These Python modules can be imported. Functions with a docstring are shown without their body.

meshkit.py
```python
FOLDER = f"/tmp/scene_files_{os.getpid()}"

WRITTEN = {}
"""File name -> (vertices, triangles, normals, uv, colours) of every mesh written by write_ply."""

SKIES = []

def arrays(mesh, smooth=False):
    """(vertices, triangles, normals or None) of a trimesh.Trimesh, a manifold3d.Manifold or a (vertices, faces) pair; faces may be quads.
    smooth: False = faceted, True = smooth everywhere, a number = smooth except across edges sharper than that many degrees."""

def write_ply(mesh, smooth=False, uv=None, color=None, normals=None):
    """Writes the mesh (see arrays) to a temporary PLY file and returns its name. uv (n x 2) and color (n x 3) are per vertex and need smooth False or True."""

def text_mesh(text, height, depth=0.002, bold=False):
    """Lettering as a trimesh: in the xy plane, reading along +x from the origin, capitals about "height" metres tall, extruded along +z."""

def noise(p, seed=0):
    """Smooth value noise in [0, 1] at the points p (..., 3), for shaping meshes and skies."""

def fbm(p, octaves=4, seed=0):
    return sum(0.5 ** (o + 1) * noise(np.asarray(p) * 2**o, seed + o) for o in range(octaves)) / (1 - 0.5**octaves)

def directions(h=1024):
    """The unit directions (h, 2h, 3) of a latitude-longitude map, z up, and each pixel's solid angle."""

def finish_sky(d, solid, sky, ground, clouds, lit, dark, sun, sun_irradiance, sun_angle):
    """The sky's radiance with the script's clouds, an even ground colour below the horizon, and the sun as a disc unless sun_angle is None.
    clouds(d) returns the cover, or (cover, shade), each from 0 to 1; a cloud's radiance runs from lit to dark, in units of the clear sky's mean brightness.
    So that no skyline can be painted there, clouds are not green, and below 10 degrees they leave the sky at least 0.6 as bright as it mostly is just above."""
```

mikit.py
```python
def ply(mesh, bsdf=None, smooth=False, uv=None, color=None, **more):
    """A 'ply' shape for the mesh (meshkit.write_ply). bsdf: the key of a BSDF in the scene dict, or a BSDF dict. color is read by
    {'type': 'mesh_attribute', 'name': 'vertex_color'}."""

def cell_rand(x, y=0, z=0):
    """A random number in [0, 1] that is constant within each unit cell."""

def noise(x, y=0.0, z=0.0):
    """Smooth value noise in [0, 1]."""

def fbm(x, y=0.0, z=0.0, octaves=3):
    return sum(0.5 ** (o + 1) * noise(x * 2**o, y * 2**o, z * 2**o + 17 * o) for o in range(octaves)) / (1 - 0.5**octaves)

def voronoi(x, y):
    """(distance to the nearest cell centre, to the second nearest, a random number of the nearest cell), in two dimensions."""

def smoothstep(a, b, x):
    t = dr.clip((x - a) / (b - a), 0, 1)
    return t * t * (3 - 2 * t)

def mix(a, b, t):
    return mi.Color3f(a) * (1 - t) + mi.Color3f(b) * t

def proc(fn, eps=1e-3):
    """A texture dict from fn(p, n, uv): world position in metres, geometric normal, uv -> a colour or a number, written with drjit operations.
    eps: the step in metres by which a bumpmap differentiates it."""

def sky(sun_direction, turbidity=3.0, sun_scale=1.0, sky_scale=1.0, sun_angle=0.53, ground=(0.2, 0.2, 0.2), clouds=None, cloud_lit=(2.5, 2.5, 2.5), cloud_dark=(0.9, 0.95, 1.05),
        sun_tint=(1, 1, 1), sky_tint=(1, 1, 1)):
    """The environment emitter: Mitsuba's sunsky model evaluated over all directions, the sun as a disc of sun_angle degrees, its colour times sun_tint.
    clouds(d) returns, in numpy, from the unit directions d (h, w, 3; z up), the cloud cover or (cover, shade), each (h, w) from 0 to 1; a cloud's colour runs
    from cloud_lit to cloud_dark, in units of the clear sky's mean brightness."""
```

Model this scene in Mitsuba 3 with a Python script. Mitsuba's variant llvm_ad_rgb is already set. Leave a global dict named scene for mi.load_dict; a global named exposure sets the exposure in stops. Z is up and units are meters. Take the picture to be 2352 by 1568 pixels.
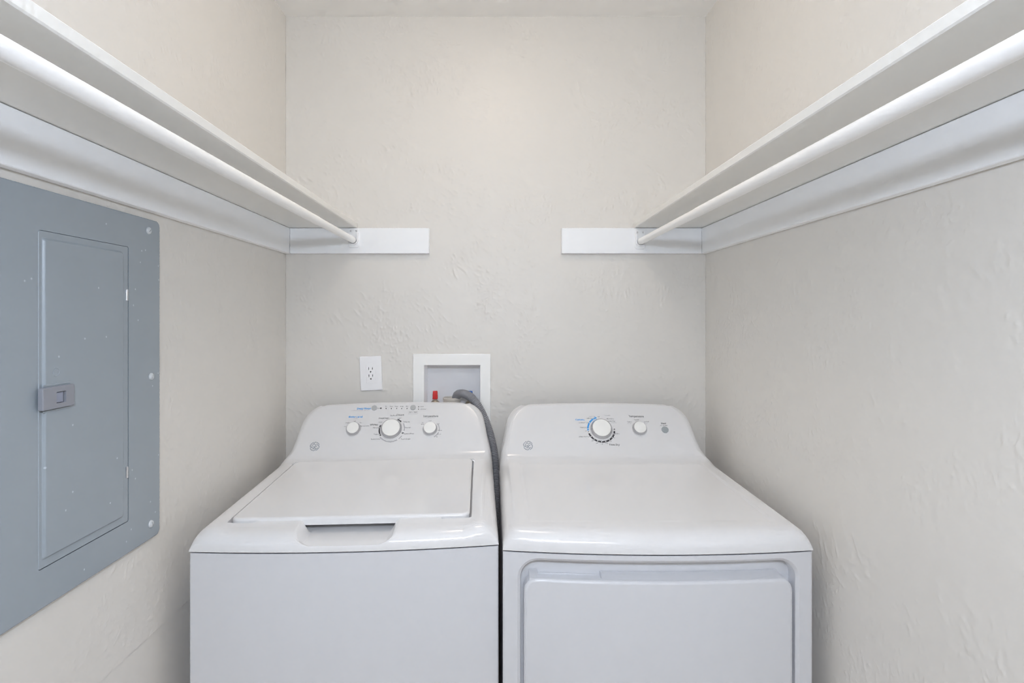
import math
import numpy as np, trimesh, mitsuba as mi, mikit, meshkit
import manifold3d as m3
from shapely.geometry import Polygon, box as sbox
from shapely.ops import unary_union

scene, labels = {}, {}
T = mi.ScalarTransform4f

# ------------------------------------------------------------------ camera, light, exposure
F_PX, VX, VY, CAM_Z = 1340.0, 1135.0, 728.0, 1.40          # focal length and vanishing point of the 2352 x 1568 picture
scene['camera'] = {
    'type': 'perspective', 'fov': math.degrees(2 * math.atan(1176.0 / F_PX)), 'fov_axis': 'x',
    'near_clip': 0.05, 'far_clip': 50.0,
    'principal_point_offset_x': (1176.0 - VX) / 2352.0, 'principal_point_offset_y': (784.0 - VY) / 1568.0,
    'to_world': T().look_at(origin=[0, 0, CAM_Z], target=[0, 1, CAM_Z], up=[0, 0, 1])}
exposure = 0.46
CLOSET_LAMP = (9.6, 8.0, 6.5)       # warm dome on the closet ceiling
UNSEEN_STAND_LAMP = (172, 194, 231)         # cool unseen lamp behind the camera, for frontal light and rod shadows
UNSEEN_HALL_LAMP = (7.4, 7.8, 8.4)        # unseen panel lamp on the hall ceiling, placed for soft ambient light

# ------------------------------------------------------------------ room numbers (metres)
XL, XR, YB, ZC = -0.733, 0.744, 2.055, 2.458
HY0, HX = -2.2, 1.7                  # hall behind the camera
YC = -0.35                           # where the closet opens to the hall


# ------------------------------------------------------------------ materials
def rgb(*c):
    return {'type': 'rgb', 'value': [float(x) for x in c]}


def srgb(r, g, b):
    return tuple((x / 255 / 12.92) if x / 255 <= .04045 else ((x / 255 + .055) / 1.055) ** 2.4 for x in (r, g, b))


def mat(name, color, rough=.4, metal=0.0, spec=.5, bump=None, scale=1.0, **more):
    col = color if isinstance(color, dict) else rgb(*color)
    b = {'type': 'principled', 'base_color': col, 'roughness': float(rough), 'metallic': float(metal), **more}
    if not metal:
        b['specular'] = float(spec)
    if bump is not None:
        b = {'type': 'bumpmap', 'arbitrary': bump, 'scale': float(scale), 'nested': b}
    scene[name] = b if bump is not None else {'type': 'twosided', 'nested': b}      # bumped surfaces are closed solids
    return name


def plaster(p, n, uv):
    """Hand-trowelled texture: soft lumps with short curved ridges."""
    a, b = p.x + p.y * 1.03, p.z + 0.15 * p.y
    wx = mikit.fbm(a * 7, b * 7, 3.0, 2) - .5
    wz = mikit.fbm(a * 7, b * 7, 9.0, 2) - .5
    u, v = a + .10 * wx, b + .10 * wz
    s1 = mikit.noise(u * 250 + v * 100, v * 95 - u * 38, 1.0)
    s2 = mikit.noise(u * 90 - v * 75, v * 200 + u * 165, 5.0)
    ridges = mikit.smoothstep(.50, .85, s1) + mikit.smoothstep(.50, .85, s2)
    where = mikit.smoothstep(.30, .62, mikit.fbm(a * 6, b * 6, 21.0, 2))
    lumps = mikit.fbm(a * 80, b * 80, 33.0, 2)
    fine = mikit.noise(a * 400, b * 400, 4.0)
    return ridges * (.75 + .25 * where) * .6 + lumps * .6 + fine * .2


def shelf_grain(p, n, uv):
    return mikit.fbm(p.x * 40, p.y * 180, p.z * 60, 3)


WALL = (.648, .626, .588)
mat('wall_paint', WALL, .42, spec=.45)
mat('ceiling_paint', (.80, .785, .755), .6, spec=.3, bump=mikit.proc(plaster, 8e-4), scale=.0018)
mat('hall_paint', (.66, .645, .62), .7, spec=.2)
mat('floor_vinyl', mikit.proc(lambda p, n, uv: mikit.mix((.36, .30, .24), (.46, .40, .33), mikit.fbm(p.x * 30, p.y * 3, 0.0, 3))), .5)
mat('white_trim', (.80, .815, .83), .33, spec=.45, bump=mikit.proc(shelf_grain, 8e-4), scale=.0004)
mat('shelf_white', (.69, .685, .655), .38, spec=.45, bump=mikit.proc(shelf_grain, 8e-4), scale=.0012)
mat('rod_white', (.80, .80, .79), .3)
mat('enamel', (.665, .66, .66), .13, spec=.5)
mat('enamel_front_shaded', (.575, .58, .60), .25, spec=.5)  # fronts toned darker and bluer: their cooler shade is in the colour
mat('plastic_white', (.82, .82, .80), .3)
mat('plastic_bright', (.82, .82, .83), .25)
mat('knob_white', (.78, .775, .75), .3)
mat('chrome', (.50, .50, .51), .09, metal=1.0)
mat('hinge_metal', (.72, .73, .75), .25, metal=1.0)
mat('button_grey', (.40, .41, .41), .35)
mat('button_slate', (.30, .33, .34), .35)
mat('ink_black', (.035, .035, .04), .5)
mat('ink_text', (.13, .13, .135), .5)
mat('ink_grey', (.40, .40, .41), .5)
mat('ink_blue', (.045, .27, .62), .5)
mat('ink_white', (.82, .82, .82), .5)
mat('emblem_grey', (.33, .35, .38), .3)
mat('slot_dark', (.02, .02, .02), .6)
mat('gap_dark', (.05, .05, .055), .7)  # near-black: shade fillers in the cover seams, feet, lamp stand


def panel_colour(p, n, uv):
    base = mikit.mix((.262, .302, .335), (.285, .322, .352), mikit.fbm(p.y * 6, p.z * 6, 2.0, 3))
    d, _, r = mikit.voronoi(p.y * 34, p.z * 34)
    import drjit as dr
    speck = dr.select(r > .90, 1 - mikit.smoothstep(.04, .075, d), 0)
    return mikit.mix(base, (.50, .54, .58), speck * .8)


mat('panel_grey', mikit.proc(panel_colour), .36, spec=.5)
mat('latch_grey', (.235, .245, .275), .38)
mat('latch_tab', (.225, .245, .31), .35)
mat('screw_paint', (.52, .55, .57), .22)
mat('hose_grey', (.24, .242, .258), .42)
mat('red_plastic', (.62, .035, .035), .3)
mat('blue_plastic', (.03, .12, .42), .3)
mat('brass', (.52, .47, .38), .42, metal=1.0)
mat('beige_plastic', (.62, .58, .52), .4)


# ------------------------------------------------------------------ mesh helpers
def M(*rows):
    return np.array(rows, float)


def trans(x, y, z):
    m = np.eye(4); m[:3, 3] = (x, y, z); return m


def rot(axis, deg):
    return trimesh.transformations.rotation_matrix(math.radians(deg), axis)


def moved(mesh, m):
    c = mesh.copy(); c.apply_transform(m); return c


def cat(*ms):
    return trimesh.util.concatenate(list(ms))


def add(key, mesh, bsdf, smooth=30, label=None, category=None, group=None, kind=None):
    scene[key] = mikit.ply(mesh, bsdf, smooth=smooth)
    note(key, label, category, group, kind)


def note(key, label=None, category=None, group=None, kind=None):
    d = {k: v for k, v in (('label', label), ('category', category), ('group', group), ('kind', kind)) if v}
    if d:
        labels[key] = d


def block(x0, x1, y0, y1, z0, z1):
    return trimesh.creation.box(extents=(x1 - x0, y1 - y0, z1 - z0), transform=trans((x0 + x1) / 2, (y0 + y1) / 2, (z0 + z1) / 2))


def rr_ring(hw, hh, r, n=8):
    r = max(min(r, hw * .999, hh * .999), 1e-5)
    pts = []
    for cx, cy, a0 in ((hw - r, hh - r, 0), (-hw + r, hh - r, 90), (-hw + r, -hh + r, 180), (hw - r, -hh + r, 270)):
        for k in range(n + 1):
            a = math.radians(a0 + 90 * k / n)
            pts.append((cx + r * math.cos(a), cy + r * math.sin(a)))
    return np.array(pts)


def stack(rings, close=True):
    """Closed mesh through rings of equal size (n x 3 each), the two ends capped with fans."""
    n = len(rings[0])
    v = np.vstack(rings)
    f = []
    i = np.arange(n); j = (i + 1) % n
    for k in range(len(rings) - 1):
        a, b = k * n, (k + 1) * n
        f.append(np.stack([a + i, a + j, b + j], 1)); f.append(np.stack([a + i, b + j, b + i], 1))
    if close:
        c0, c1 = len(v), len(v) + 1
        v = np.vstack([v, rings[0].mean(0), rings[-1].mean(0)])
        last = (len(rings) - 1) * n
        f.append(np.stack([j, i, i * 0 + c0], 1)); f.append(np.stack([last + i, last + j, i * 0 + c1], 1))
    return trimesh.Trimesh(v, np.vstack(f), process=False)


def slab(hw, hh, r, t, bev=.001, nb=4, n=8, both=False):
    """Rounded rectangle in xy, z from 0 to t, its upper edge rounded by bev (lower too with both)."""
    rings = []

    def ring(e, z):
        p = rr_ring(hw - e, hh - e, max(r - e, 1e-4), n)
        rings.append(np.column_stack([p, np.full(len(p), z)]))
    if both:
        for k in range(nb + 1):
            a = math.pi / 2 * k / nb
            ring(bev * (1 - math.sin(a)), bev * (1 - math.cos(a)))
    else:
        ring(0, 0)
    for k in range(nb + 1):
        a = math.pi / 2 * k / nb
        ring(bev * (1 - math.cos(a)), t - bev + bev * math.sin(a))
    return stack(rings)


def lathe(profile, n=48):
    """Profile of (radius, z) from bottom to top, turned about z; ends closed."""
    a = np.arange(n) * 2 * math.pi / n
    return stack([np.column_stack([r * np.cos(a), r * np.sin(a), np.full(n, z)]) for r, z in profile])


def spline(points, n):
    from scipy.interpolate import CubicSpline
    p = np.array(points, float)
    s = np.r_[0, np.cumsum(np.linalg.norm(np.diff(p, axis=0), axis=1))]
    return CubicSpline(s, p)(np.linspace(0, s[-1], n)), s[-1]


def tube(path, radius, n=20):
    path = np.asarray(path, float)
    tg = np.gradient(path, axis=0); tg /= np.linalg.norm(tg, axis=1, keepdims=True)
    radius = np.broadcast_to(radius, (len(path),))
    u = np.cross(tg[0], [0.3, 1, .2]); u /= np.linalg.norm(u)
    a = np.arange(n) * 2 * math.pi / n
    rings = []
    for p, t, r in zip(path, tg, radius):
        u = u - t * (u @ t); u /= np.linalg.norm(u)
        w = np.cross(t, u)
        rings.append(p + r * (np.outer(np.cos(a), u) + np.outer(np.sin(a), w)))
    return stack(rings)


def wall_frame(origin, right, up):
    """Matrix that puts local (x right, y up, z out of the wall) at origin."""
    r, u = np.array(right, float), np.array(up, float)
    m = np.eye(4); m[:3, 0], m[:3, 1], m[:3, 2], m[:3, 3] = r, u, np.cross(r, u), origin
    return m


def solid(mesh):
    """The mesh as a manifold, outward facing."""
    t = trimesh.Trimesh(np.round(mesh.vertices, 7), mesh.faces, process=True)
    t.update_faces(t.nondegenerate_faces())
    t.fix_normals()
    if t.volume < 0:
        t.invert()
    return m3.Manifold(m3.Mesh(np.array(t.vertices, np.float32), np.array(t.faces, np.uint32)))


def unsolid(man):
    mm = man.to_mesh()
    return trimesh.Trimesh(mm.vert_properties[:, :3], mm.tri_verts, process=False)


def poly_mesh(p, t):
    geoms = getattr(p, 'geoms', [p])
    return cat(*[trimesh.creation.extrude_polygon(g, t, engine='earcut') for g in geoms if g.area > 1e-10])


# ------------------------------------------------------------------ the setting
BOX = (-.2454, -.0491, 1.055, 1.2313)          # recess of the washer outlet box in the back wall: x0, x1, z0, z1
RELIEF = .0019


def relief(a, b, seed):
    """Hand-trowelled plaster: soft lumps with short curved ridges, as depth below the plane of the wall."""
    z0 = np.zeros_like(a)

    def n(u, v, k):
        return meshkit.noise(np.stack([u, v, z0 + .37], -1), seed + k)
    wx, wz = n(a * 7, b * 7, 1) - .5, n(a * 7, b * 7, 2) - .5
    u, v = a + .12 * wx, b + .12 * wz
    st = lambda x, lo, hi: np.clip((x - lo) / (hi - lo), 0, 1) ** 2 * (3 - 2 * np.clip((x - lo) / (hi - lo), 0, 1))
    s1 = n(u * 165 + v * 95, v * 72 - u * 55, 3)
    s2 = n(u * 62 - v * 60, v * 150 + u * 120, 4)
    ridges = st(s1, .50, .88) + st(s2, .52, .88)
    where = st(n(a * 9, b * 9, 5) * .6 + n(a * 23, b * 23, 6) * .4, .34, .66)
    lumps = n(a * 60, b * 60, 7) * .6 + n(a * 130, b * 130, 8) * .4
    grit = np.maximum(0, n(a * 150, b * 150, 9) - .84) * 6
    return (ridges * (.18 + .82 * where) * .55 + lumps * .55 + grit * .35 - 1.0) * RELIEF


def plaster_sheet(frame, a0, a1, b0, b1, seed, hole=None, step=.0027):
    na, nb = int((a1 - a0) / step) + 1, int((b1 - b0) / step) + 1
    A, B = np.meshgrid(np.linspace(a0, a1, na), np.linspace(b0, b1, nb), indexing='ij')
    P = np.stack([A, B, relief(A, B, seed)], -1).reshape(-1, 3)
    i = np.arange(na * nb).reshape(na, nb)
    q = np.stack([i[:-1, :-1], i[1:, :-1], i[1:, 1:], i[:-1, 1:]], -1).reshape(-1, 4)
    if hole:
        c = P[q].mean(1)
        q = q[~((c[:, 0] > hole[0]) & (c[:, 0] < hole[1]) & (c[:, 1] > hole[2]) & (c[:, 1] < hole[3]))]
    t = trimesh.Trimesh(P, np.vstack([q[:, [0, 1, 2]], q[:, [0, 2, 3]]]), process=False)
    return moved(t, frame)


BACK = .0040                                    # the wall's core lies this far behind the plaster's surface
lw = cat(block(XL - .1, XL - BACK, YC, YB + .1, 0, ZC), plaster_sheet(wall_frame((XL, 0, 0), (0, 1, 0), (0, 0, 1)), .60, YB + .001, .72, ZC, 10))
rw = cat(block(XR + BACK, XR + .1, YC, YB + .1, 0, ZC), plaster_sheet(wall_frame((XR, 0, 0), (0, -1, 0), (0, 0, 1)), -YB - .001, -.60, .55, ZC, 30))
hx = (BOX[0] - .004, BOX[1] + .004, BOX[2] - .004, BOX[3] + .004)
wb = poly_mesh(sbox(XL, 0, XR, ZC).difference(sbox(hx[0], hx[2], hx[1], hx[3])), .1 - BACK)
wb.apply_transform(wall_frame((0, YB + .1, 0), (1, 0, 0), (0, 0, 1)))
wb = cat(wb, plaster_sheet(wall_frame((0, YB, 0), (1, 0, 0), (0, 0, 1)), XL - .001, XR + .001, .90, ZC, 50, hx))
add('wall_left', lw, 'wall_paint', 40, 'greige textured side wall carrying the grey electrical panel', kind='structure')
add('wall_right', rw, 'wall_paint', 40, 'bare greige textured side wall beside the dryer', kind='structure')
add('wall_back', wb, 'wall_paint', 40, 'greige textured back wall behind the washer and dryer', kind='structure')
add('ceiling', block(-HX - .1, HX + .1, HY0 - .1, YB + .1, ZC, ZC + .1), 'ceiling_paint', False, 'pale grey ceiling', kind='structure')
add('floor', block(-HX - .1, HX + .1, HY0 - .1, YB + .1, -.1, 0), 'floor_vinyl', False, 'brown floor', kind='structure')
add('wall_hall_far', block(-HX - .1, HX + .1, HY0 - .1, HY0, 0, ZC), 'hall_paint', False, 'pale hall wall behind the camera', kind='structure')
add('wall_hall_left', block(-HX - .1, -HX, HY0, YC, 0, ZC), 'hall_paint', False, 'pale hall side wall', kind='structure')
add('wall_hall_right', block(HX, HX + .1, HY0, YC, 0, ZC), 'hall_paint', False, 'pale hall side wall', kind='structure')
add('wall_front_left', block(-HX, XL - .1, YC, YC + .1, 0, ZC), 'hall_paint', False, 'wall left of the closet opening', kind='structure')
add('wall_front_right', block(XR + .1, HX, YC, YC + .1, 0, ZC), 'hall_paint', False, 'wall right of the closet opening', kind='structure')

# ------------------------------------------------------------------ lamps
ks = np.linspace(0, 1, 13)
dome = lathe([(.135 * math.sin(math.pi / 2 * k) + 1e-4, -.02 - .075 * math.cos(math.pi / 2 * k)) for k in ks], 48)
LAMP = (0.0, 1.34, ZC)
add('ceiling_lamp__base', moved(lathe([(.15, -.024), (.152, -.02), (.152, -.002), (.15, -.0005)], 48), trans(*LAMP)), 'plastic_white')
scene['ceiling_lamp__shade'] = {**mikit.ply(moved(dome, trans(*LAMP)), 'plastic_white', smooth=40), 'emitter': {'type': 'area', 'radiance': rgb(*CLOSET_LAMP)}}
note('ceiling_lamp', 'round warm dome lamp on the closet ceiling', 'lamp')
# unseen lamp in place of a flash: low wide head on a stand
SLX, SLY, SLZ = 0.0, -.14, 1.692
head = slab(.10, .024, .015, .05, .010)
scene['unseen_stand_lamp__diffuser'] = {**mikit.ply(moved(head, wall_frame((SLX, SLY - .05, SLZ), (-1, 0, 0), (0, 0, 1))), 'plastic_white', smooth=40),
                                  'emitter': {'type': 'area', 'radiance': rgb(*UNSEEN_STAND_LAMP)}}
add('unseen_stand_lamp__housing', block(SLX - .11, SLX + .11, SLY - .13, SLY - .052, SLZ - .032, SLZ + .032), 'gap_dark', False)
add('unseen_stand_lamp__pole', moved(lathe([(.012, 0), (.012, SLZ - .032 - .10)], 20), trans(SLX, SLY - .09, .10)), 'gap_dark')
for k in range(3):
    an = math.pi / 2 + 2 * math.pi * k / 3 + math.pi
    leg = tube(np.linspace((SLX, SLY - .09, .42), (SLX + .30 * math.cos(an), SLY - .09 + .30 * math.sin(an), .007), 6), .007, 10)
    add('unseen_stand_lamp__leg' + ('' if k == 0 else f'_{k:03d}'), leg, 'gap_dark')
note('unseen_stand_lamp', 'unseen wide lamp head on a black tripod stand, placed behind the camera for frontal light and rod shadows', 'lamp')
add('unseen_hall_lamp__base', block(-.66, .66, -1.56, -.84, ZC - .025, ZC - .0005), 'plastic_white', False)  # out of view, placed to give the closet soft ambient light
pan = slab(.6, .3, .03, .045, .02)
scene['unseen_hall_lamp__diffuser'] = {**mikit.ply(moved(pan, wall_frame((0, -1.2, ZC - .025), (1, 0, 0), (0, -1, 0))), 'plastic_white', smooth=40),
                                'emitter': {'type': 'area', 'radiance': rgb(*UNSEEN_HALL_LAMP)}}
note('unseen_hall_lamp', 'unseen wide panel lamp on the hall ceiling, placed for ambient light', 'lamp')


# ------------------------------------------------------------------ shelves, cleats, rods
def board(x0, x1, y0, y1, z0, z1, b=.0022):
    lx, ly, lz = (x1 - x0) / 2, (y1 - y0) / 2, (z1 - z0) / 2
    ext = np.array([lx, ly, lz])
    c = []
    for sx in (-1, 1):
        for sy in (-1, 1):
            for sz in (-1, 1):
                s = np.array([sx, sy, sz])
                for k in range(3):
                    q = ext - b; q = q.copy(); q[k] = ext[k]
                    c.append(s * q)
    h = trimesh.convex.convex_hull(np.array(c))
    h.apply_translation([(x0 + x1) / 2, (y0 + y1) / 2, (z0 + z1) / 2])
    return h


Z0, Z1, TH = 1.622, 1.711, .019
SX = {-1: -.4815, 1: .4915}          # front edges of the two shelves
RX = {-1: (-.490, 1.6675), 1: (.5085, 1.6625)}
for side, word, wall, beyond in ((-1, 'above the grey electrical panel', XL, 'panel'), (1, 'above the dryer along the bare side wall', XR, 'dryer')):
    k = 'wall_shelf' if side < 0 else 'wall_shelf_001'
    x0, x1 = sorted((wall, SX[side]))
    add(k + '__shelf_board', board(x0 + 5e-4 * (side < 0), x1 - 5e-4 * (side > 0), YC + .02, YB - .0015, Z1 + .0012, Z1 + .0012 + .0185), 'shelf_white')
    x0, x1 = sorted((wall + .0004 * -side, wall - side * TH))
    add(k + '__support_cleat', board(x0, x1, YC + .02, YB - .0005, Z0, Z1, .0015), 'white_trim')
    x0, x1 = (XL + TH + .0006, -.227) if side < 0 else (.236, XR - TH - .0006)
    add(k + '__support_cleat_001', board(x0, x1, YB - TH, YB - .0004, Z0, Z1, .0015), 'white_trim')
    note(k, 'white painted shelf on cleats ' + word, 'shelf', 'white wall shelves')
    # rod: two telescoping tubes and a socket screwed to the cleat
    k = 'closet_rod' if side < 0 else 'closet_rod_001'
    rx, rz = RX[side]
    yj = 1.62 if side < 0 else 1.46
    ye = YB - TH
    outer = lathe([(.0112, 0), (.0119, .0006), (.0119, yj - YC - .03), (.0113, yj - YC - .0294)], 40)
    inner = lathe([(.0112, 0), (.0112, ye - yj - .004)], 40)
    up = rot([1, 0, 0], -90)
    add(k + '__tube', moved(outer, trans(rx, YC + .03, rz) @ up), 'rod_white', 40)
    add(k + '__tube_001', moved(inner, trans(rx, yj - .001, rz) @ up), 'rod_white', 40)
    pl = slab(.0178, .0345, .008, .0035, .0015)
    pz = rz + .0085
    plate = moved(pl, wall_frame((rx, ye, pz), (1, 0, 0), (0, 0, 1)))
    cup = moved(lathe([(.0172, 0), (.0172, .012), (.0162, .014), (.0138, .014), (.0128, .012), (.0128, .0036)], 40), wall_frame((rx, ye - .0005, rz), (1, 0, 0), (0, 0, 1)))
    half = m3.Manifold  # U-shaped lip: keep the lower half of the cup
    keep = cup.slice_plane([0, 0, rz + .001], [0, 0, -1], cap=False)
    rail = [moved(slab(.0021, .013, .0015, .012, .001), wall_frame((rx + s * .0150, ye - .003, rz + .013), (1, 0, 0), (0, 0, 1))) for s in (-1, 1)]
    add(k + '__socket', cat(plate, keep, *rail), 'white_trim')
    for q, (dx, dz) in enumerate(((-.010, .028), (.010, .028))):
        sc = moved(lathe([(.0034, 0), (.0034, .0006), (.0022, .0014)], 16), wall_frame((rx + dx, ye - .0035, pz + dz - .004), (1, 0, 0), (0, 0, 1)))
        add(k + '__socket__screw' + ('' if q == 0 else '_001'), sc, 'hinge_metal')
    note(k, 'round white hanging rod under the shelf ' + word, 'closet rod', 'white closet rods')


# ------------------------------------------------------------------ electrical panel on the left wall
PY0, PY1, PZ0, PZ1 = .835, 1.276, .930, 1.605


def on_left(y, z, out=0.0):
    k = 1 + (out + .006) / XL          # numbers were taken in the plane of the wall; the panel stands proud of it
    return wall_frame((XL + out, y * k, CAM_Z + (z - CAM_Z) * k), (0, 1, 0), (0, 0, 1))


def ep(key, mesh, y, z, out, bsdf, smooth=30, label=None):
    add('electrical_panel__' + key, moved(mesh, on_left(y, z, out)), bsdf, smooth, label)


DY0, DY1, DZ0, DZ1 = .9400, 1.1665, .9955, 1.537
cy, cz, dy, dz = (PY0 + PY1) / 2, (PZ0 + PZ1) / 2, (DY0 + DY1) / 2, (DZ0 + DZ1) / 2
o = slab((PY1 - PY0) / 2, (PZ1 - PZ0) / 2, .013, .0075, .0035)
om = solid(o)
cut = m3.Manifold.extrude(m3.CrossSection([rr_ring((DY1 - DY0) / 2 + .0016, (DZ1 - DZ0) / 2 + .0011, .004)]), .02).translate([dy - cy - .0013, dz - cz, .0022])
om = om - cut
mm = om.to_mesh()
ep('cover', trimesh.Trimesh(mm.vert_properties[:, :3], mm.tri_verts, process=False), cy, cz, .0006, 'panel_grey')
ep('door', slab((DY1 - DY0) / 2, (DZ1 - DZ0) / 2, .003, .0062, .0012), dy, dz, .0030, 'panel_grey')
iy0, iy1, iz0, iz1 = .9545, 1.1580, 1.0075, 1.5255


def raised(hw, hh, r, h, run):
    rings = []
    for e, z in ((0, 0), (run * .25, h * .12), (run * .5, h * .5), (run * .75, h * .88), (run, h), (run * 1.4, h)):
        p = rr_ring(hw - e, hh - e, r, 6)
        rings.append(np.column_stack([p, np.full(len(p), z)]))
    return stack(rings)


ep('door__raised_field', raised((iy1 - iy0) / 2, (iz1 - iz0) / 2, .004, .0042, .0045), (iy0 + iy1) / 2, (iz0 + iz1) / 2, .0091, 'panel_grey', 50)
for q, z in enumerate((1.4445, 1.088)):
    pin = lathe([(.0024, 0), (.0028, .0004), (.0028, .0216), (.0024, .022)], 16)
    pin.apply_transform(rot([1, 0, 0], -90)); pin.apply_transform(trans(0, -.011, 0))
    ep('door__hinge' + ('' if q == 0 else '_001'), pin, 1.1735, z, .0095, 'hinge_metal', label='bright metal hinge pin')
# latch: a housing with a square finger recess and a sliding tab
ly0, ly1, lz0, lz1 = .9465, 1.0165, 1.2475, 1.2835
lm = slab((ly1 - ly0) / 2, (lz1 - lz0) / 2, .0025, .0078, .002)
lo = solid(lm)
lo = lo - m3.Manifold.cube([.0215, .0185, .02], True).translate([.0045, -.0005, .0125])
mm = lo.to_mesh()
ep('door__latch', trimesh.Trimesh(mm.vert_properties[:, :3], mm.tri_verts, process=False), (ly0 + ly1) / 2, (lz0 + lz1) / 2, .0128, 'latch_grey', 25, 'dark grey sliding latch')
ep('door__latch_tab', slab(.0094, .0085, .001, .0034, .001), (ly0 + ly1) / 2 + .0054, (lz0 + lz1) / 2 - .0010, .0148, 'latch_tab')
for q, sg in enumerate((1, -1)):
    ep('door__latch_rim' + ('' if q == 0 else '_001'), slab(.0300, .0018, .001, .0014, .0010), (ly0 + ly1) / 2 + .0045, (lz0 + lz1) / 2 + sg * .0215, .0131, 'panel_grey')
kn = lathe([(.0072, 0), (.0072, .0007), (.0064, .0010), (.0060, .0004), (.002, .0004)], 32)
ep('door__knockout', kn, .984, 1.307, .0130, 'panel_grey')
for q, (y, z) in enumerate(((1.2470, 1.585), (1.2560, 1.272), (1.2550, .9555), (.8620, .9555), (.8490, 1.272), (.8490, 1.585))):
    hd = lathe([(.0078, 0), (.0078, .0012), (.0068, .0030), (.0045, .0042), (.0022, .0045)], 24)
    lo = solid(hd) - m3.Manifold.cube([.010, .0016, .004], True).rotate([0, 0, 35 + 40 * q]).translate([0, 0, .0046])
    mm = lo.to_mesh()
    ep('screw' + ('' if q == 0 else f'_{q:03d}'), trimesh.Trimesh(mm.vert_properties[:, :3], mm.tri_verts, process=False), y, z, .0080, 'screw_paint')
note('electrical_panel', 'grey metal electrical breaker panel with closed door on the side wall', 'electrical panel')

# ------------------------------------------------------------------ outlet and washer box on the back wall
def on_back(x, z, out=0.0, deg=0.0):
    return wall_frame((x, YB - out, z), (1, 0, 0), (0, 0, 1)) @ rot([0, 0, 1], deg)


OM = (-.4333, 1.2021, 0.0, 2.2)


def outlet(key, mesh, dx, dz, out, bsdf, smooth=30):
    add('wall_outlet__' + key, moved(mesh, on_back(OM[0], OM[1], .0006, OM[3]) @ trans(dx, dz, out)), bsdf, smooth)


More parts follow.
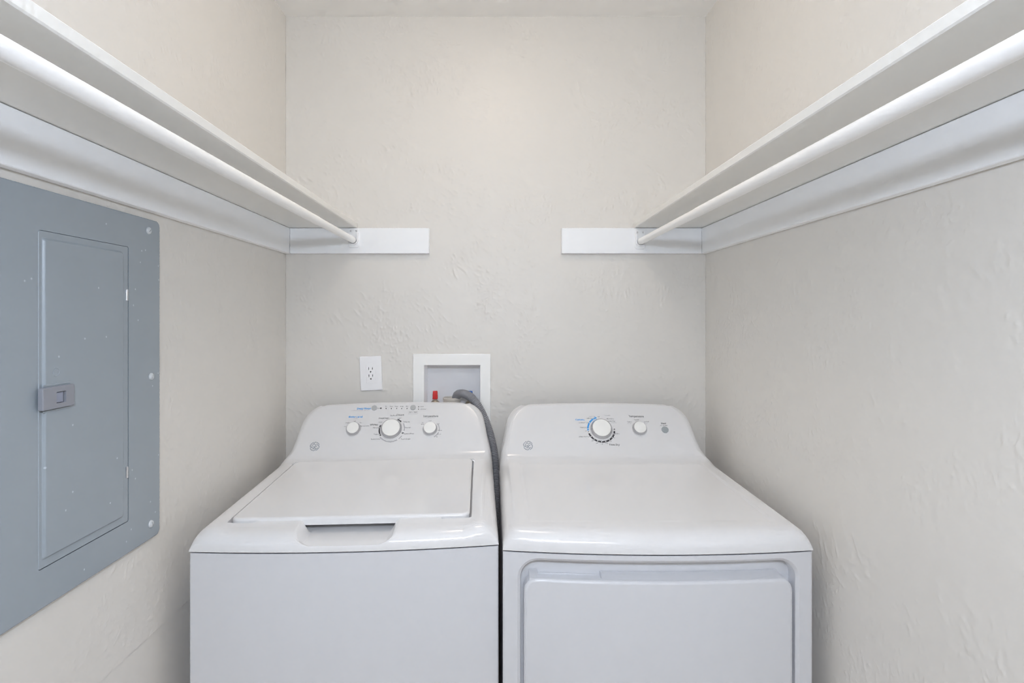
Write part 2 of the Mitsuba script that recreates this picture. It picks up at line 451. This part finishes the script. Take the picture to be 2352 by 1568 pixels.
outlet('plate', slab(.0385, .0605, .003, .0058, .003), 0, 0, 0, 'plastic_bright')
outlet('receptacle', slab(.0165, .0335, .002, .0010, .0005), 0, 0, .0057, 'plastic_bright')
n_slot = 0
for s in (1, -1):
    for dx, w, h in ((-.0064, .0011, .0046), (.0064, .0010, .0040)):
        outlet('receptacle__slot' + ('' if n_slot == 0 else f'_{n_slot:03d}'), slab(w, h, .0004, .0003, .0001), dx, s * .0135 + .006 - (.002 if s > 0 else 0), .00665, 'slot_dark'); n_slot += 1
    gr = lathe([(.0026, 0), (.0026, .0002), (.0024, .0003)], 20)
    outlet('receptacle__slot' + f'_{n_slot:03d}', gr, 0, s * .0135 - .0065 - (.001 if s > 0 else -.001), .00665, 'slot_dark'); n_slot += 1
outlet('screw', lathe([(.0026, 0), (.0026, .0004), (.0015, .0009)], 16), 0, 0, .0066, 'plastic_bright')
note('wall_outlet', 'white duplex electrical outlet, slightly tilted, left of the washer box', 'outlet')

bx0, bx1, bz0, bz1 = BOX
fx0, fx1, fz0, fz1 = -.2853, -.0123, 1.015, 1.2712
DEPTH = .088


def mitre_frame(outer, inner, t, b=.0025):
    """Flat frame between two rectangles (x0, x1, z0, z1), in xy, z from 0 to t, with eased edges."""
    rings = []

    def ring(r, e, z):
        x0, x1, y0, y1 = r
        rings.append(np.array([(x0 + e, y0 + e, z), (x1 - e, y0 + e, z), (x1 - e, y1 - e, z), (x0 + e, y1 - e, z)]))
    ring(outer, 0, 0); ring(outer, 0, t - b); ring(outer, b * .3, t - b * .3); ring(outer, b, t)
    ring(inner, -b * .6, t); ring(inner, -b * .15, t - b * .15); ring(inner, 0, t - b * .6); ring(inner, 0, 0)
    rings.append(rings[0])
    return stack(rings, False)


bk = on_back(0, 0, .0004)
add('washer_outlet_box__frame', moved(mitre_frame((fx0, fx1, fz0, fz1), (bx0, bx1, bz0, bz1), .008), bk), 'plastic_white')
inner = [block(bx0 - .003, bx1 + .003, YB + DEPTH, YB + DEPTH + .003, bz0 - .003, bz1 + .003),
         block(bx0 - .003, bx0, YB - .004, YB + DEPTH, bz0 - .003, bz1 + .003), block(bx1, bx1 + .003, YB - .004, YB + DEPTH, bz0 - .003, bz1 + .003),
         block(bx0, bx1, YB - .004, YB + DEPTH, bz0 - .003, bz0), block(bx0, bx1, YB - .004, YB + DEPTH, bz1, bz1 + .003)]
add('washer_outlet_box__box', cat(*inner), 'plastic_bright', False)
VYW = YB + .042
for q, (vx, hmat, word) in enumerate(((-.2120, 'red_plastic', 'brass water valve with red handle'), (-.0860, 'blue_plastic', 'brass water valve with blue handle'))):
    k = 'washer_outlet_box__water_valve' + ('' if q == 0 else '_001')
    body = lathe([(.012, 0), (.0135, .003), (.0135, .014), (.0175, .019), (.0185, .030), (.0170, .038), (.011, .045), (.008, .048)], 28)
    add(k, moved(body, trans(vx, VYW, bz0 - .0004)), 'brass', 40, word)
    hz = bz0 + (.050 if q == 0 else .050)
    hd = slab(.0085, .0055, .003, .030, .0025, both=True)
    v = np.array(hd.vertices); tt = np.clip(v[:, 2] / .030, 0, 1)
    v[:, 0] *= 1.12 - .16 * tt; hd = trimesh.Trimesh(v, hd.faces, process=False)
    ribs = [moved(slab(.0011, .0006, .0005, .020, .0004), trans(dx, -.0058, .005)) for dx in (-.004, 0, .004)]
    add(k + '__handle', moved(cat(hd, *ribs), trans(vx, VYW, hz)), hmat)
cup = lathe([(.026, 0), (.030, .010), (.031, .047), (.033, .049), (.033, .055), (.029, .057), (.027, .053), (.0265, .012), (.01, .011)], 40)
add('washer_outlet_box__drain_cup', moved(cup, trans(-.152, YB + .046, bz0)), 'beige_plastic', 40)
note('washer_outlet_box', 'white recessed washer outlet box with water valves above the washing machine', 'outlet box')

hose_pts = [(-.136, 2.100, 1.075), (-.1375, 2.097, 1.098), (-.1315, 2.085, 1.122), (-.1130, 2.066, 1.1290), (-.0880, 2.046, 1.1235), (-.0640, 2.030, 1.102), (-.0440, 2.024, 1.070),
            (-.0270, 2.024, 1.030), (-.0120, 2.026, .980), (-.0010, 2.028, .925), (.0035, 2.030, .86), (.006, 2.031, .78), (.0065, 2.031, .68), (.006, 2.031, .45), (.0, 2.031, .26)]
path, L = spline(hose_pts, 760)
s = np.linspace(0, L, len(path))
corr = .0142 + .0013 * np.cos(2 * math.pi * s / .0054)
smooth_end = mikit.np.clip((s - .075) / .02, 0, 1)
rad = .0150 * (1 - smooth_end) + corr * smooth_end
cutoff = int(np.searchsorted(s, .078))
add('drain_hose__cuff', tube(path[:cutoff + 1], .0150, 24), 'hose_grey', 40)
add('drain_hose__hose', tube(path[cutoff:], rad[cutoff:], 24), 'hose_grey', 60)
note('drain_hose', 'grey corrugated drain hose arching from the outlet box down between the machines', 'hose')

# ------------------------------------------------------------------ washing machine and dryer
W, ZL, DEEP = .343, .886, .715            # half width, bottom edge of the top cover, depth
WF = .303                                  # half width of the flat of the top
PB, PC = np.array([.575, .946]), np.array([.690, 1.112])   # foot and head of the sloping control panel (y, z)
PE = (PC - PB) / np.linalg.norm(PC - PB)
PN = np.array([-PE[1], PE[0]])


def fillet(points, radii, n):
    """Polyline with rounded corners; returns the sampled points."""
    P = [np.array(p, float) for p in points]
    out = [P[0]]
    for k in range(1, len(P) - 1):
        a, b, c, r = P[k - 1], P[k], P[k + 1], radii[k - 1]
        u, v = (a - b) / np.linalg.norm(a - b), (c - b) / np.linalg.norm(c - b)
        th = math.acos(np.clip(u @ v, -1, 1))
        d = r / math.tan(th / 2)
        centre = b + (u + v) / np.linalg.norm(u + v) * r / math.sin(th / 2)
        p0, p1 = b + u * d - centre, b + v * d - centre
        a0, a1 = math.atan2(p0[1], p0[0]), math.atan2(p1[1], p1[0])
        da = (a1 - a0 + math.pi) % (2 * math.pi) - math.pi
        for i in range(n + 1):
            an = a0 + da * i / n
            out.append(centre + r * np.array([math.cos(an), math.sin(an)]))
    out.append(P[-1])
    return np.array(out)


def resample(p, step):
    s = np.r_[0, np.cumsum(np.linalg.norm(np.diff(p, axis=0), axis=1))]
    keep = [0]
    for k in range(1, len(p)):
        n = max(1, int(math.ceil((s[k] - s[keep[-1]]) / step))) if True else 1
        keep.append(k)
    out = []
    for k in range(len(p) - 1):
        n = max(1, int(math.ceil((s[k + 1] - s[k]) / step)))
        for i in range(n):
            out.append(p[k] + (p[k + 1] - p[k]) * i / n)
    out.append(p[-1])
    out = np.array(out)
    good = np.r_[True, np.linalg.norm(np.diff(out, axis=0), axis=1) > 1e-6]
    return out[good]


def console_half(z):
    """Half width of the control panel's outline at the height z (front view): flared foot, rounded shoulders."""
    zs = [.94, .955, .975, 1.00, 1.03, 1.055, 1.072, 1.088, 1.100, 1.108, 1.112, 1.20]
    ws = [.335, .327, .319, .312, .306, .3005, .294, .2830, .2700, .2560, .2430, .2430]
    from scipy.interpolate import PchipInterpolator
    return PchipInterpolator(zs, ws)(np.clip(z, .94, 1.2))


def bow(y, x, amount):
    return amount * (x / W) ** 2 * np.clip(1 - np.asarray(y) / .16, 0, 1) ** 2


FRONT = []
for k in range(15):
    a = math.pi / 2 * k / 14
    FRONT.append((.055 * (1 - math.cos(a) ** .86), ZL + (.9315 - ZL) * math.sin(a) ** .80))


def cover_surface(bow_by, extra=None, xs_more=(), shift=0.0):
    prof = fillet([FRONT[-1], PB, PC, (.715, 1.109), (.715, 1.06)], [.055, .012, .006], 10)
    prof = np.vstack([np.array(FRONT[:-1]), prof])
    prof = resample(prof, .007)
    xf = sorted(set([round(x, 4) for x in np.linspace(0, 1, 24)] + [round(x, 4) for x in xs_more]))
    xf = np.array(xf)
    na = 12
    V, rows, cut = [], [], None
    for i, (y, z) in enumerate(prof):
        c = np.clip(((z - ZL) - (.946 - ZL)) / .03, 0, 1) if y > .3 else 0.0     # 0 on the top, 1 on the control panel
        c = c * c * (3 - 2 * c)
        top = y > .69
        wo = W * (1 - c) + float(console_half(z)) * c if not top else float(console_half(1.112))
        wo = min(wo, W)
        wf = WF * (1 - c) + (wo - .020) * c
        d = np.array([c, -(1 - c) - .05 * c]) if not top else np.array([.0, -1.0])
        d = d / np.linalg.norm(d)
        D = (z - ZL) * (1 - c) + .020 * c if not top else .012
        row = []
        half = [(x * wf, 0.0) for x in xf]
        for q in range(1, na + 1):
            a = math.pi / 2 * q / na
            half.append((wf + (wo - wf) * math.sin(a), D * (1 - math.cos(a) ** (.85 if c < .5 else 1))))
        tail = (DEEP - y) * c if not top else .03
        half.append((wo, D + max(tail - D * c, .0)))
        full = [(-x, s) for x, s in half[:0:-1]] + half
        for x, sdrop in full:
            arch = 1 - .040 * (x / .30) ** 2 * c if c > 0 else 1.0
            yy, zz = y, z
            if c > 0 and not top:                       # the panel's head line is slightly arched
                rel = np.array([y, z]) - PB
                al = rel @ PE
                sh = -.0080 * (min(abs(x), .26) / .26) ** 2 * np.clip(al / .2, 0, 1) ** 3
                yy, zz = y + PE[0] * sh, z + PE[1] * sh
            elif top:
                sh = -.0080 * (min(abs(x), .26) / .26) ** 2
                yy, zz = y + PE[0] * sh * .3, z + PE[1] * sh
            row.append((x + shift * (1.0 if top else c), yy + d[0] * sdrop + bow(yy, x, bow_by), zz + d[1] * sdrop))
        V.append(row)
    V = np.array(V)
    if extra is not None:
        V = extra(V)
    split = int(np.argmin(np.abs(prof[:, 0] - .560) + 10 * (prof[:, 1] > 1)))

    def grid(A):
        n, m = A.shape[:2]
        i = np.arange(n * m).reshape(n, m)
        q = np.stack([i[:-1, :-1], i[:-1, 1:], i[1:, 1:], i[1:, :-1]], -1).reshape(-1, 4)
        f = np.vstack([q[:, [0, 1, 2]], q[:, [0, 2, 3]]])
        t = trimesh.Trimesh(A.reshape(-1, 3), f, process=False)
        return t
    return grid(V[:split + 1]), grid(V[split:])


def plan(half, y0, y1, r, bow_by, n=24):
    """Plan outline of the cabinet: bowed front, rounded corners."""
    p = [(x, y0 + bow_by * (x / half) ** 2) for x in np.linspace(-half, half, n)] + [(half, y1), (-half, y1)]
    return Polygon(p).buffer(-r).buffer(r, quad_segs=6)


def place_machine(x, y, yaw, roll):
    lean = np.eye(4); lean[2, 0] = -math.tan(math.radians(roll))      # stands a little higher on one side
    return trans(x, y, 0) @ rot([0, 0, 1], yaw) @ lean


def panel_frame(x, q, lift=0.0):
    """On the sloping panel: x across, q up the slope from its foot; z out of the panel."""
    m = np.eye(4)
    m[:3, 0] = (1, 0, 0); m[:3, 1] = (0, PE[0], PE[1]); m[:3, 2] = (0, PN[0], PN[1])
    m[:3, 3] = (x, PB[0] + PE[0] * q + PN[0] * lift, PB[1] + PE[1] * q + PN[1] * lift)
    return m


def word(text, x, q, h, bold=False, align=0):
    t = meshkit.text_mesh(text, h, .0003, bold)
    b = t.bounds
    t.apply_translation([-(b[0][0] + (b[1][0] - b[0][0]) * (.5 + align * .5)), -h * .5, 0])
    t.apply_transform(panel_frame(x, q, .00015))
    return t


def arc(x, q, r0, r1, a0, a1, lift=.0001):
    a = np.radians(np.linspace(a0, a1, max(6, int(abs(a1 - a0) / 4))))
    p = np.vstack([np.column_stack([r1 * np.cos(a), r1 * np.sin(a)]), np.column_stack([r0 * np.cos(a), r0 * np.sin(a)])[::-1]])
    return moved(poly_mesh(Polygon(p).buffer(.0004), .0003), panel_frame(x, q, lift))


def dot(x, q, r, lift=.0001):
    return moved(lathe([(r, 0), (r, .0003)], 14), panel_frame(x, q, lift))


def line(x0, x1, q, t=.0008):
    return moved(slab((x1 - x0) / 2, t / 2, .0001, .0003, .0001), panel_frame((x0 + x1) / 2, q, .0001))


def emblem(x, q, r):
    """Round monogram: a ring broken by four curls around two script letters."""
    parts = []
    for k in range(4):
        b = np.linspace(0, 1, 26)
        an = math.pi / 2 * k + .35 + b * 1.62
        rr = r * np.where(b < .72, 1.0, 1.0 - .34 * np.clip((b - .72) / .28, 0, 1) ** 1.2)
        parts.append(tube(np.column_stack([rr * np.cos(an), rr * np.sin(an), b * 0]), .00125, 6))
    g = [(.00, .40), (-.20, .56), (-.46, .42), (-.56, .05), (-.44, -.33), (-.20, -.36), (-.08, -.02), (-.30, .02), (-.10, -.08), (-.10, -.48), (-.36, -.64)]
    e = [(.62, .35), (.42, .56), (.20, .42), (.24, .12), (.44, .05), (.18, -.05), (.12, -.35), (.32, -.54), (.64, -.30)]
    for pts in (g, e):
        c, _ = spline([(px * r, py * r, 0) for px, py in pts], 40)
        parts.append(tube(c, .0010, 6))
    return moved(cat(*parts), panel_frame(x, q, .0004))


def knob(key, mm, x, q, r, label=None):
    """Dial: white skirt, chrome bevel, white cap."""
    fr = mm @ panel_frame(x, q, .0)
    add(key, moved(lathe([(r, 0), (r, .0022), (r * .985, .0035), (r * .955, .0045), (r * .90, .0047)], 56), fr), 'enamel', 40, label)
    rc = r * .945
    add(key + '__chrome_ring', moved(lathe([(rc, .0042), (rc, .0055), (rc * .985, .0070), (rc * .93, .0100), (rc * .885, .0135), (rc * .865, .0145), (rc * .83, .0145)], 56), fr), 'chrome', 25, 'chrome bevelled ring')
    rk = r * .79
    add(key + '__cap', moved(lathe([(rk, .0135), (rk, .0150), (rk * .97, .0160), (rk * .7, .0166), (rk * .3, .0168), (rk * .05, .0169)], 48), fr), 'knob_white', 40)


def button(key, mm, x, q, r, m, label=None):
    add(key, moved(lathe([(r, 0), (r, .0022), (r * .93, .0032), (r * .6, .0034), (r * .1, .0035)], 32), mm @ panel_frame(x, q)), m, 40, label)


def feet(key, mm, x, y):
    n = 0
    for sx in (-1, 1):
        for yy in (.07, DEEP - .08):
            p = mm @ np.array([sx * .28, yy, 0, 1])
            add(f'{key}__foot' + ('' if n == 0 else f'_{n:03d}'), moved(lathe([(.022, .0005), (.022, .010), (.010, .014), (.010, .035)], 20), trans(p[0], p[1], 0)), 'gap_dark'); n += 1


# ---- washing machine
WM = place_machine(-.332, 1.278, 1.4, -.8)
WBOW = .020
LX, LY0, LY1 = .2805, .078, .561           # opening of the lid


def washer_extra(V):
    x, y, z = V[..., 0].copy(), V[..., 1].copy(), V[..., 2].copy()
    front_drop = np.clip((.085 - y) / .03, 0, 1) * np.clip((.29 - np.abs(x)) / .02, 0, 1)
    z2 = z.copy()
    z2 -= .006 * front_drop * np.clip((z - ZL) / .045, 0, 1)
    inside = (np.abs(x) < LX + .0005) & (y > LY0) & (y < LY1) & (z > .92)
    z2 = np.where(inside, z - .028, z2)
    hw = .102 - .034 * np.clip((.925 - z) / .028, 0, 1) ** 1.6
    m = np.clip((hw + .012 - np.abs(x)) / .024, 0, 1); m = m * m * (3 - 2 * m)
    floor = .8985 + .03 * y
    sc = (y < .125) & (z > .88)
    z3 = np.where(sc, z2 - m * np.maximum(0, z2 - floor), z2)
    V = V.copy(); V[..., 2] = z3
    return V


edges = [LX / WF, (LX + .001) / WF, (LX - .02) / WF] + list(np.arange(.060, .125, .004) / WF) + list(np.arange(.0, .06, .012) / WF)
top, panel = cover_surface(WBOW, washer_extra, [e for e in edges if e < 1], .013)
K = 'washing_machine'
add(K + '__cabinet', moved(poly_mesh(plan(W - .0004, 0.002, DEEP - .01, .005, WBOW), ZL - .0036 - .03), WM @ trans(0, 0, .03)), 'enamel_front_shaded', 40)
add(K + '__gap_shade_filler', moved(poly_mesh(plan(W - .014, .016, DEEP - .012, .010, WBOW), .012), WM @ trans(0, 0, ZL - .008)), 'gap_dark', 40)  # dark filler that paints the shade in the seam below the cover
add(K + '__top_cover', moved(top, WM), 'enamel', 35)
add(K + '__control_panel', moved(panel, WM), 'enamel', 35)
add(K + '__back_panel', moved(block(-.325, .325, .60, DEEP - .004, .80, .938), WM), 'enamel_front_shaded', False)
lid = slab(LX - .0035, (LY1 - LY0) / 2 - .001, .020, .0185, .007, nb=6, n=10)
v = np.array(lid.vertices); v[:, 1] += (LY0 + LY1) / 2 - .002
v[:, 2] += .9195 + (v[:, 1] - LY0) * .0275
add(K + '__lid', moved(trimesh.Trimesh(v, lid.faces, process=False), WM), 'enamel', 40)
for q, sx in enumerate((-1, 1)):
    add(K + '__lid__hinge' + ('' if q == 0 else '_001'), moved(slab(.004, .006, .001, .005, .001), WM @ trans(sx * (LX + .0005), LY1 - .010, .942)), 'hinge_metal')
feet(K, WM, -.329, 1.278)
note(K, 'white top-load washing machine with closed lid, beside the grey panel wall', 'washing machine')

# ---- dryer
DM = place_machine(.362, 1.262, .2, .1)
DBOW = .025


def dryer_extra(V):
    x, y, z = V[..., 0], V[..., 1], V[..., 2]
    inner = np.clip((.287 - np.abs(x)) / .010, 0, 1) * np.clip((y - .075) / .010, 0, 1) * np.clip((.575 - y) / .03, 0, 1)
    inner = inner * inner * (3 - 2 * inner)
    V = V.copy(); V[..., 2] = z - .0028 * inner * (z > .92)
    return V


top, panel = cover_surface(DBOW, dryer_extra, [.276 / WF, .279 / WF, .282 / WF, .285 / WF, .288 / WF], -.015)
K = 'dryer'
HX0, HZ0, HZ1 = .3035, .19, .8645           # recess of the door
pz = ZL - .0036
body = m3.Manifold.extrude(m3.CrossSection([np.array(plan(W - .0004, 0.002, DEEP - .01, .005, 0.0).exterior.coords)[:-1][::-1, :2]]), pz - .03).translate([0, 0, .03])
rings = []
hh = (HZ1 - HZ0) / 2
for e, yy in ((-.0105, -.001), (-.0092, .0004), (-.0080, .0012), (-.0012, .0080), (-.0002, .0100), (.0006, .040)):
    p = rr_ring(HX0 - e, hh - e, .040 - e, 10)
    rings.append(np.column_stack([p[:, 0], np.full(len(p), yy), p[:, 1] + (HZ0 + HZ1) / 2]))
ctr = solid(stack(rings))
body = (body - ctr).refine_to_length(.03)


def bend(v, amount=DBOW):
    v = np.array(v)
    v[:, 1] += amount * (v[:, 0] / W) ** 2 * np.clip(1 - v[:, 1] / .2, 0, 1)
    return v


mm = body.to_mesh()
add(K + '__cabinet', moved(trimesh.Trimesh(bend(mm.vert_properties[:, :3]), mm.tri_verts, process=False), DM), 'enamel_front_shaded', 35)
add(K + '__gap_shade_block', moved(poly_mesh(plan(W - .014, .016, DEEP - .012, .010, DBOW), .012), DM @ trans(0, 0, ZL - .008)), 'gap_dark', 40)  # near-black block behind the dryer's cover seam, standing in for its shade
add(K + '__top_cover', moved(top, DM), 'enamel', 35)
add(K + '__control_panel', moved(panel, DM), 'enamel', 35)
add(K + '__back_panel', moved(block(-.325, .325, .60, DEEP - .004, .80, .938), DM), 'enamel_front_shaded', False)
# door: slab with rounded face, a ledge along its top and a finger notch on the left of it
dzt, dxw = .8265, .2965
dr_ = slab(dxw, (dzt - HZ0 - .006) / 2, .030, .036, .008, nb=6, n=10)
dr_.apply_transform(M([1, 0, 0, 0], [0, 0, -1, .038], [0, 1, 0, (dzt + HZ0 + .006) / 2], [0, 0, 0, 1]))
do = solid(dr_)


def wedge(x0, x1):
    return m3.Manifold.hull_points([(x, y, z) for x in (x0, x1) for y, z in ((.009, dzt - .012), (.009, dzt - .0008), (.033, dzt + .0070), (.0385, dzt + .0070), (.0385, dzt - .012))])


lip, lip2 = wedge(-.126, .272), wedge(-.284, -.266)
notch = m3.Manifold.cube([.139, .020, .020], True).translate([-.196, .0275, dzt + .0075])
do = ((do + lip + lip2) - notch).refine_to_length(.03)
mm = do.to_mesh()
add(K + '__door', moved(trimesh.Trimesh(bend(mm.vert_properties[:, :3]), mm.tri_verts, process=False), DM), 'enamel_front_shaded', 30)
feet(K, DM, .362, 1.262)
note(K, 'white clothes dryer with a front door, right of the washing machine', 'dryer')


# ------------------------------------------------------------------ dials, buttons and printing of the two control panels
WASH_TEXT = [
    ('Deep Rinse', -0.0875, 0.1813, 0.0075, 1, 'blue'), ('Fill', -0.0141, 0.1879, 0.0041, 0, 'text'), ('Soak', 0.0034, 0.1875, 0.0041, 0, 'text'),
    ('Wash', 0.0210, 0.1872, 0.0041, 0, 'text'), ('Rinse', 0.0385, 0.1868, 0.0041, 0, 'text'), ('Spin', 0.0560, 0.1865, 0.0041, 0, 'text'),
    ('Pause', 0.1057, 0.1846, 0.0041, 0, 'text'), ('Lid Locked', 0.1106, 0.1755, 0.0041, 0, 'text'), ('Start / Pause', 0.0778, 0.1653, 0.0049, 0, 'text'),
    ('Water Level', -0.1115, 0.1516, 0.0072, 1, 'blue'), ('High', -0.1125, 0.1360, 0.0041, 0, 'text'), ('Medium', -0.1347, 0.1308, 0.0041, 0, 'text'),
    ('Low', -0.1416, 0.1180, 0.0041, 0, 'text'), ('Max', -0.0918, 0.1301, 0.0041, 0, 'text'), ('Precise Fill', -0.0748, 0.1182, 0.0043, 0, 'text'),
    ('Whites', -0.0481, 0.1223, 0.0070, 1, 'text'), ('Medium', -0.0399, 0.1113, 0.0052, 0, 'text'), ('Heavy', -0.0362, 0.0884, 0.0052, 0, 'text'),
    ('Light', -0.0276, 0.1312, 0.0052, 0, 'text'), ('DeepClean', -0.0174, 0.1450, 0.0058, 1, 'text'), ('Bulky Items', -0.0373, 0.0718, 0.0052, 0, 'text'),
    ('Medium', 0.0128, 0.1539, 0.0055, 0, 'text'), ('Colors', 0.0357, 0.1558, 0.0070, 1, 'text'), ('Light', 0.0352, 0.1440, 0.0055, 0, 'text'),
    ('Delicates', 0.0585, 0.1301, 0.0049, 0, 'text'), ('Casuals', 0.0642, 0.1100, 0.0049, 0, 'text'), ('Speed Wash', 0.0692, 0.0885, 0.0052, 0, 'text'),
    ('Drain & Spin', 0.0606, 0.0698, 0.0052, 0, 'text'), ('Temperature', 0.1366, 0.1491, 0.0072, 1, 'text'), ('Cold', 0.1359, 0.1326, 0.0041, 0, 'text'),
    ('Tap', 0.1104, 0.1261, 0.0038, 0, 'text'), ('Cold', 0.1107, 0.1207, 0.0038, 0, 'text'), ('Cool', 0.1623, 0.1212, 0.0041, 0, 'text'),
    ('Colors', 0.1703, 0.0979, 0.0041, 0, 'text'), ('Warm', 0.1673, 0.0850, 0.0041, 0, 'text'), ('Hot', 0.1599, 0.0753, 0.0041, 0, 'text'),
]
DRY_TEXT = [
    ('Cottons', -0.0778, 0.1421, 0.0072, 1, 'blue'), ('Less Dry', -0.0444, 0.1470, 0.0055, 0, 'text'), ('Optimum Dry', -0.0666, 0.1316, 0.0052, 0, 'text'),
    ('More Dry', -0.0680, 0.1149, 0.0052, 0, 'text'), ('Off', -0.0614, 0.1024, 0.0043, 0, 'text'), ('Quick Fluff 10', -0.0688, 0.0827, 0.0052, 0, 'text'),
    ('20', -0.0435, 0.0686, 0.0049, 0, 'text'), ('30', -0.0303, 0.0609, 0.0049, 0, 'text'), ('40', -0.0145, 0.0582, 0.0049, 0, 'text'),
    ('50', 0.0011, 0.0597, 0.0049, 0, 'text'), ('60', 0.0151, 0.0667, 0.0049, 0, 'text'), ('70', 0.0264, 0.0786, 0.0049, 0, 'text'),
    ('80 Min.', 0.0373, 0.0930, 0.0049, 0, 'text'), ('Time Dry', 0.0250, 0.0553, 0.0070, 1, 'text'), ('Off', 0.0320, 0.1077, 0.0046, 0, 'text'),
    ('Off', -0.0151, 0.1523, 0.0046, 0, 'text'), ('Casuals', 0.0135, 0.1578, 0.0052, 0, 'grey'), ('More Dry', 0.0221, 0.1454, 0.0052, 0, 'text'),
    ('Less Dry', 0.0262, 0.1372, 0.0052, 0, 'text'), ('Temperature', 0.1094, 0.1541, 0.0070, 1, 'text'), ('Casuals', 0.1084, 0.1422, 0.0043, 0, 'text'),
    ('Cottons', 0.0838, 0.1347, 0.0043, 0, 'text'), ('Air Fluff', 0.1403, 0.1348, 0.0043, 0, 'text'), ('Start', 0.1950, 0.1289, 0.0067, 1, 'text'),
    ('Push to Start', 0.1945, 0.1216, 0.0038, 0, 'text'),
]


def words(table, ink):
    return [word(t, x, q, h * (.84 if b else .76), bool(b)) for t, x, q, h, b, c in table if c == ink]


INKS = {'blue': 'ink_blue', 'text': 'ink_text', 'grey': 'ink_grey', 'black': 'ink_black', 'white': 'ink_white'}


def printing(key, mm, groups):
    for q, (ink, name, parts) in enumerate(groups):
        add(f'{key}__control_panel__{name}', moved(cat(*parts), mm), INKS[ink], False)
        labels[f'{key}__control_panel__{name}'] = {'kind': 'stuff'}


K, m = 'washing_machine', WM
knob(K + '__dial', m, .0105, .1050, .0368, 'large cycle dial')
knob(K + '__dial_001', m, -.1132, .1067, .0250, 'small water level dial')
knob(K + '__dial_002', m, .1373, .1024, .0250, 'small temperature dial')
button(K + '__button', m, -.0528, .1822, .0093, 'button_grey', 'round grey deep rinse button')
button(K + '__button_001', m, .0767, .1813, .0093, 'button_grey', 'round grey start button')
add(K + '__emblem', moved(emblem(-.2303, .0504, .0145), m), 'emblem_grey', 40, 'round grey script monogram emblem')
cx, cq = .0105, .1050
blk = [arc(cx, cq, .0375, .0412, 158, 213), arc(cx, cq, .0375, .0405, 44, 62), dot(cx + .0285, cq + .0275, .0026),
       line(-.0425, -.0319, .1814), dot(-.0309, .1813, .0026), moved(slab(.0024, .0024, .0002, .0003, .0001), panel_frame(-.0918, .1177, .0001) @ rot([0, 0, 1], 45)),
       arc(.0487, .0909, .0017, .0027, 0, 359)]
blk += [dot(-.0133 + .01745 * k, .1798 - .00035 * k, .0018) for k in range(5)] + [dot(.0949, .1841, .0017), dot(.0949, .1755, .0017)]
gry = [arc(cx, cq, .0405, .0440, -8, 28), arc(cx, cq, .0415, .0450, 218, 300), arc(cx, cq, .0415, .0445, 308, 326), arc(.1373, .1024, .0285, .0315, -62, -22), arc(.1373, .1024, .0285, .0315, -14, 38),
       line(-.1302, -.0679, .1743, .0010), line(.0622, .0941, .1589, .0010), line(.1211, .1513, .1428, .0007), line(-.1192, -.1020, .1448, .0008)]
wht = [dot(cx + .0394 * math.cos(math.radians(a)), cq + .0394 * math.sin(math.radians(a)), .0015, .0005) for a in (172, 206)]
printing(K, m, [('blue', 'blue_lettering', words(WASH_TEXT, 'blue')), ('text', 'lettering', words(WASH_TEXT, 'text')), ('black', 'scale_marks', blk), ('grey', 'pale_scale_marks', gry), ('white', 'white_dots', wht)])

K, m = 'dryer', DM
knob(K + '__dial', m, -.0116, .1077, .0375, 'large cycle dial')
knob(K + '__dial_001', m, .1127, .1093, .0252, 'small temperature dial')
button(K + '__button', m, .1960, .1064, .0112, 'button_slate', 'round grey start button')
add(K + '__emblem', moved(emblem(-.2515, .0521, .0145), m), 'emblem_grey', 40, 'round grey script monogram emblem')
cx, cq = -.0116, .1077
R0, R1 = .0405, .0452
rm = (R0 + R1) / 2


def on_ring(a, r=rm):
    return cx + r * math.cos(math.radians(a)), cq + r * math.sin(math.radians(a))


tip = [on_ring(112, R1 + .004), on_ring(103, rm), on_ring(112, R0 - .002)]
blue = words(DRY_TEXT, 'blue') + [arc(cx, cq, R0, R1, 114, 184)] + [moved(poly_mesh(Polygon([(x - cx, q - cq) for x, q in tip]), .0003), panel_frame(cx, cq, .0001))]
blk = [arc(cx, cq, R0, R1, 199, 352), dot(*on_ring(191), .0016), dot(*on_ring(1), .0018)]
wht = [dot(*on_ring(a), .0016, .0005) for a in (121, 147, 176, 215, 232, 249, 266, 284, 302, 320, 338)]
gry = words(DRY_TEXT, 'grey') + [line(-.0455, -.0268, .1539), line(.0223, .0423, .1307), line(.0763, .0892, .1292), line(.1306, .1420, .1292), line(.1017, .1145, .1370)]
printing(K, m, [('blue', 'blue_lettering', blue), ('text', 'lettering', words(DRY_TEXT, 'text')), ('black', 'scale_marks', blk), ('grey', 'pale_scale_marks', gry), ('white', 'white_dots', wht)])
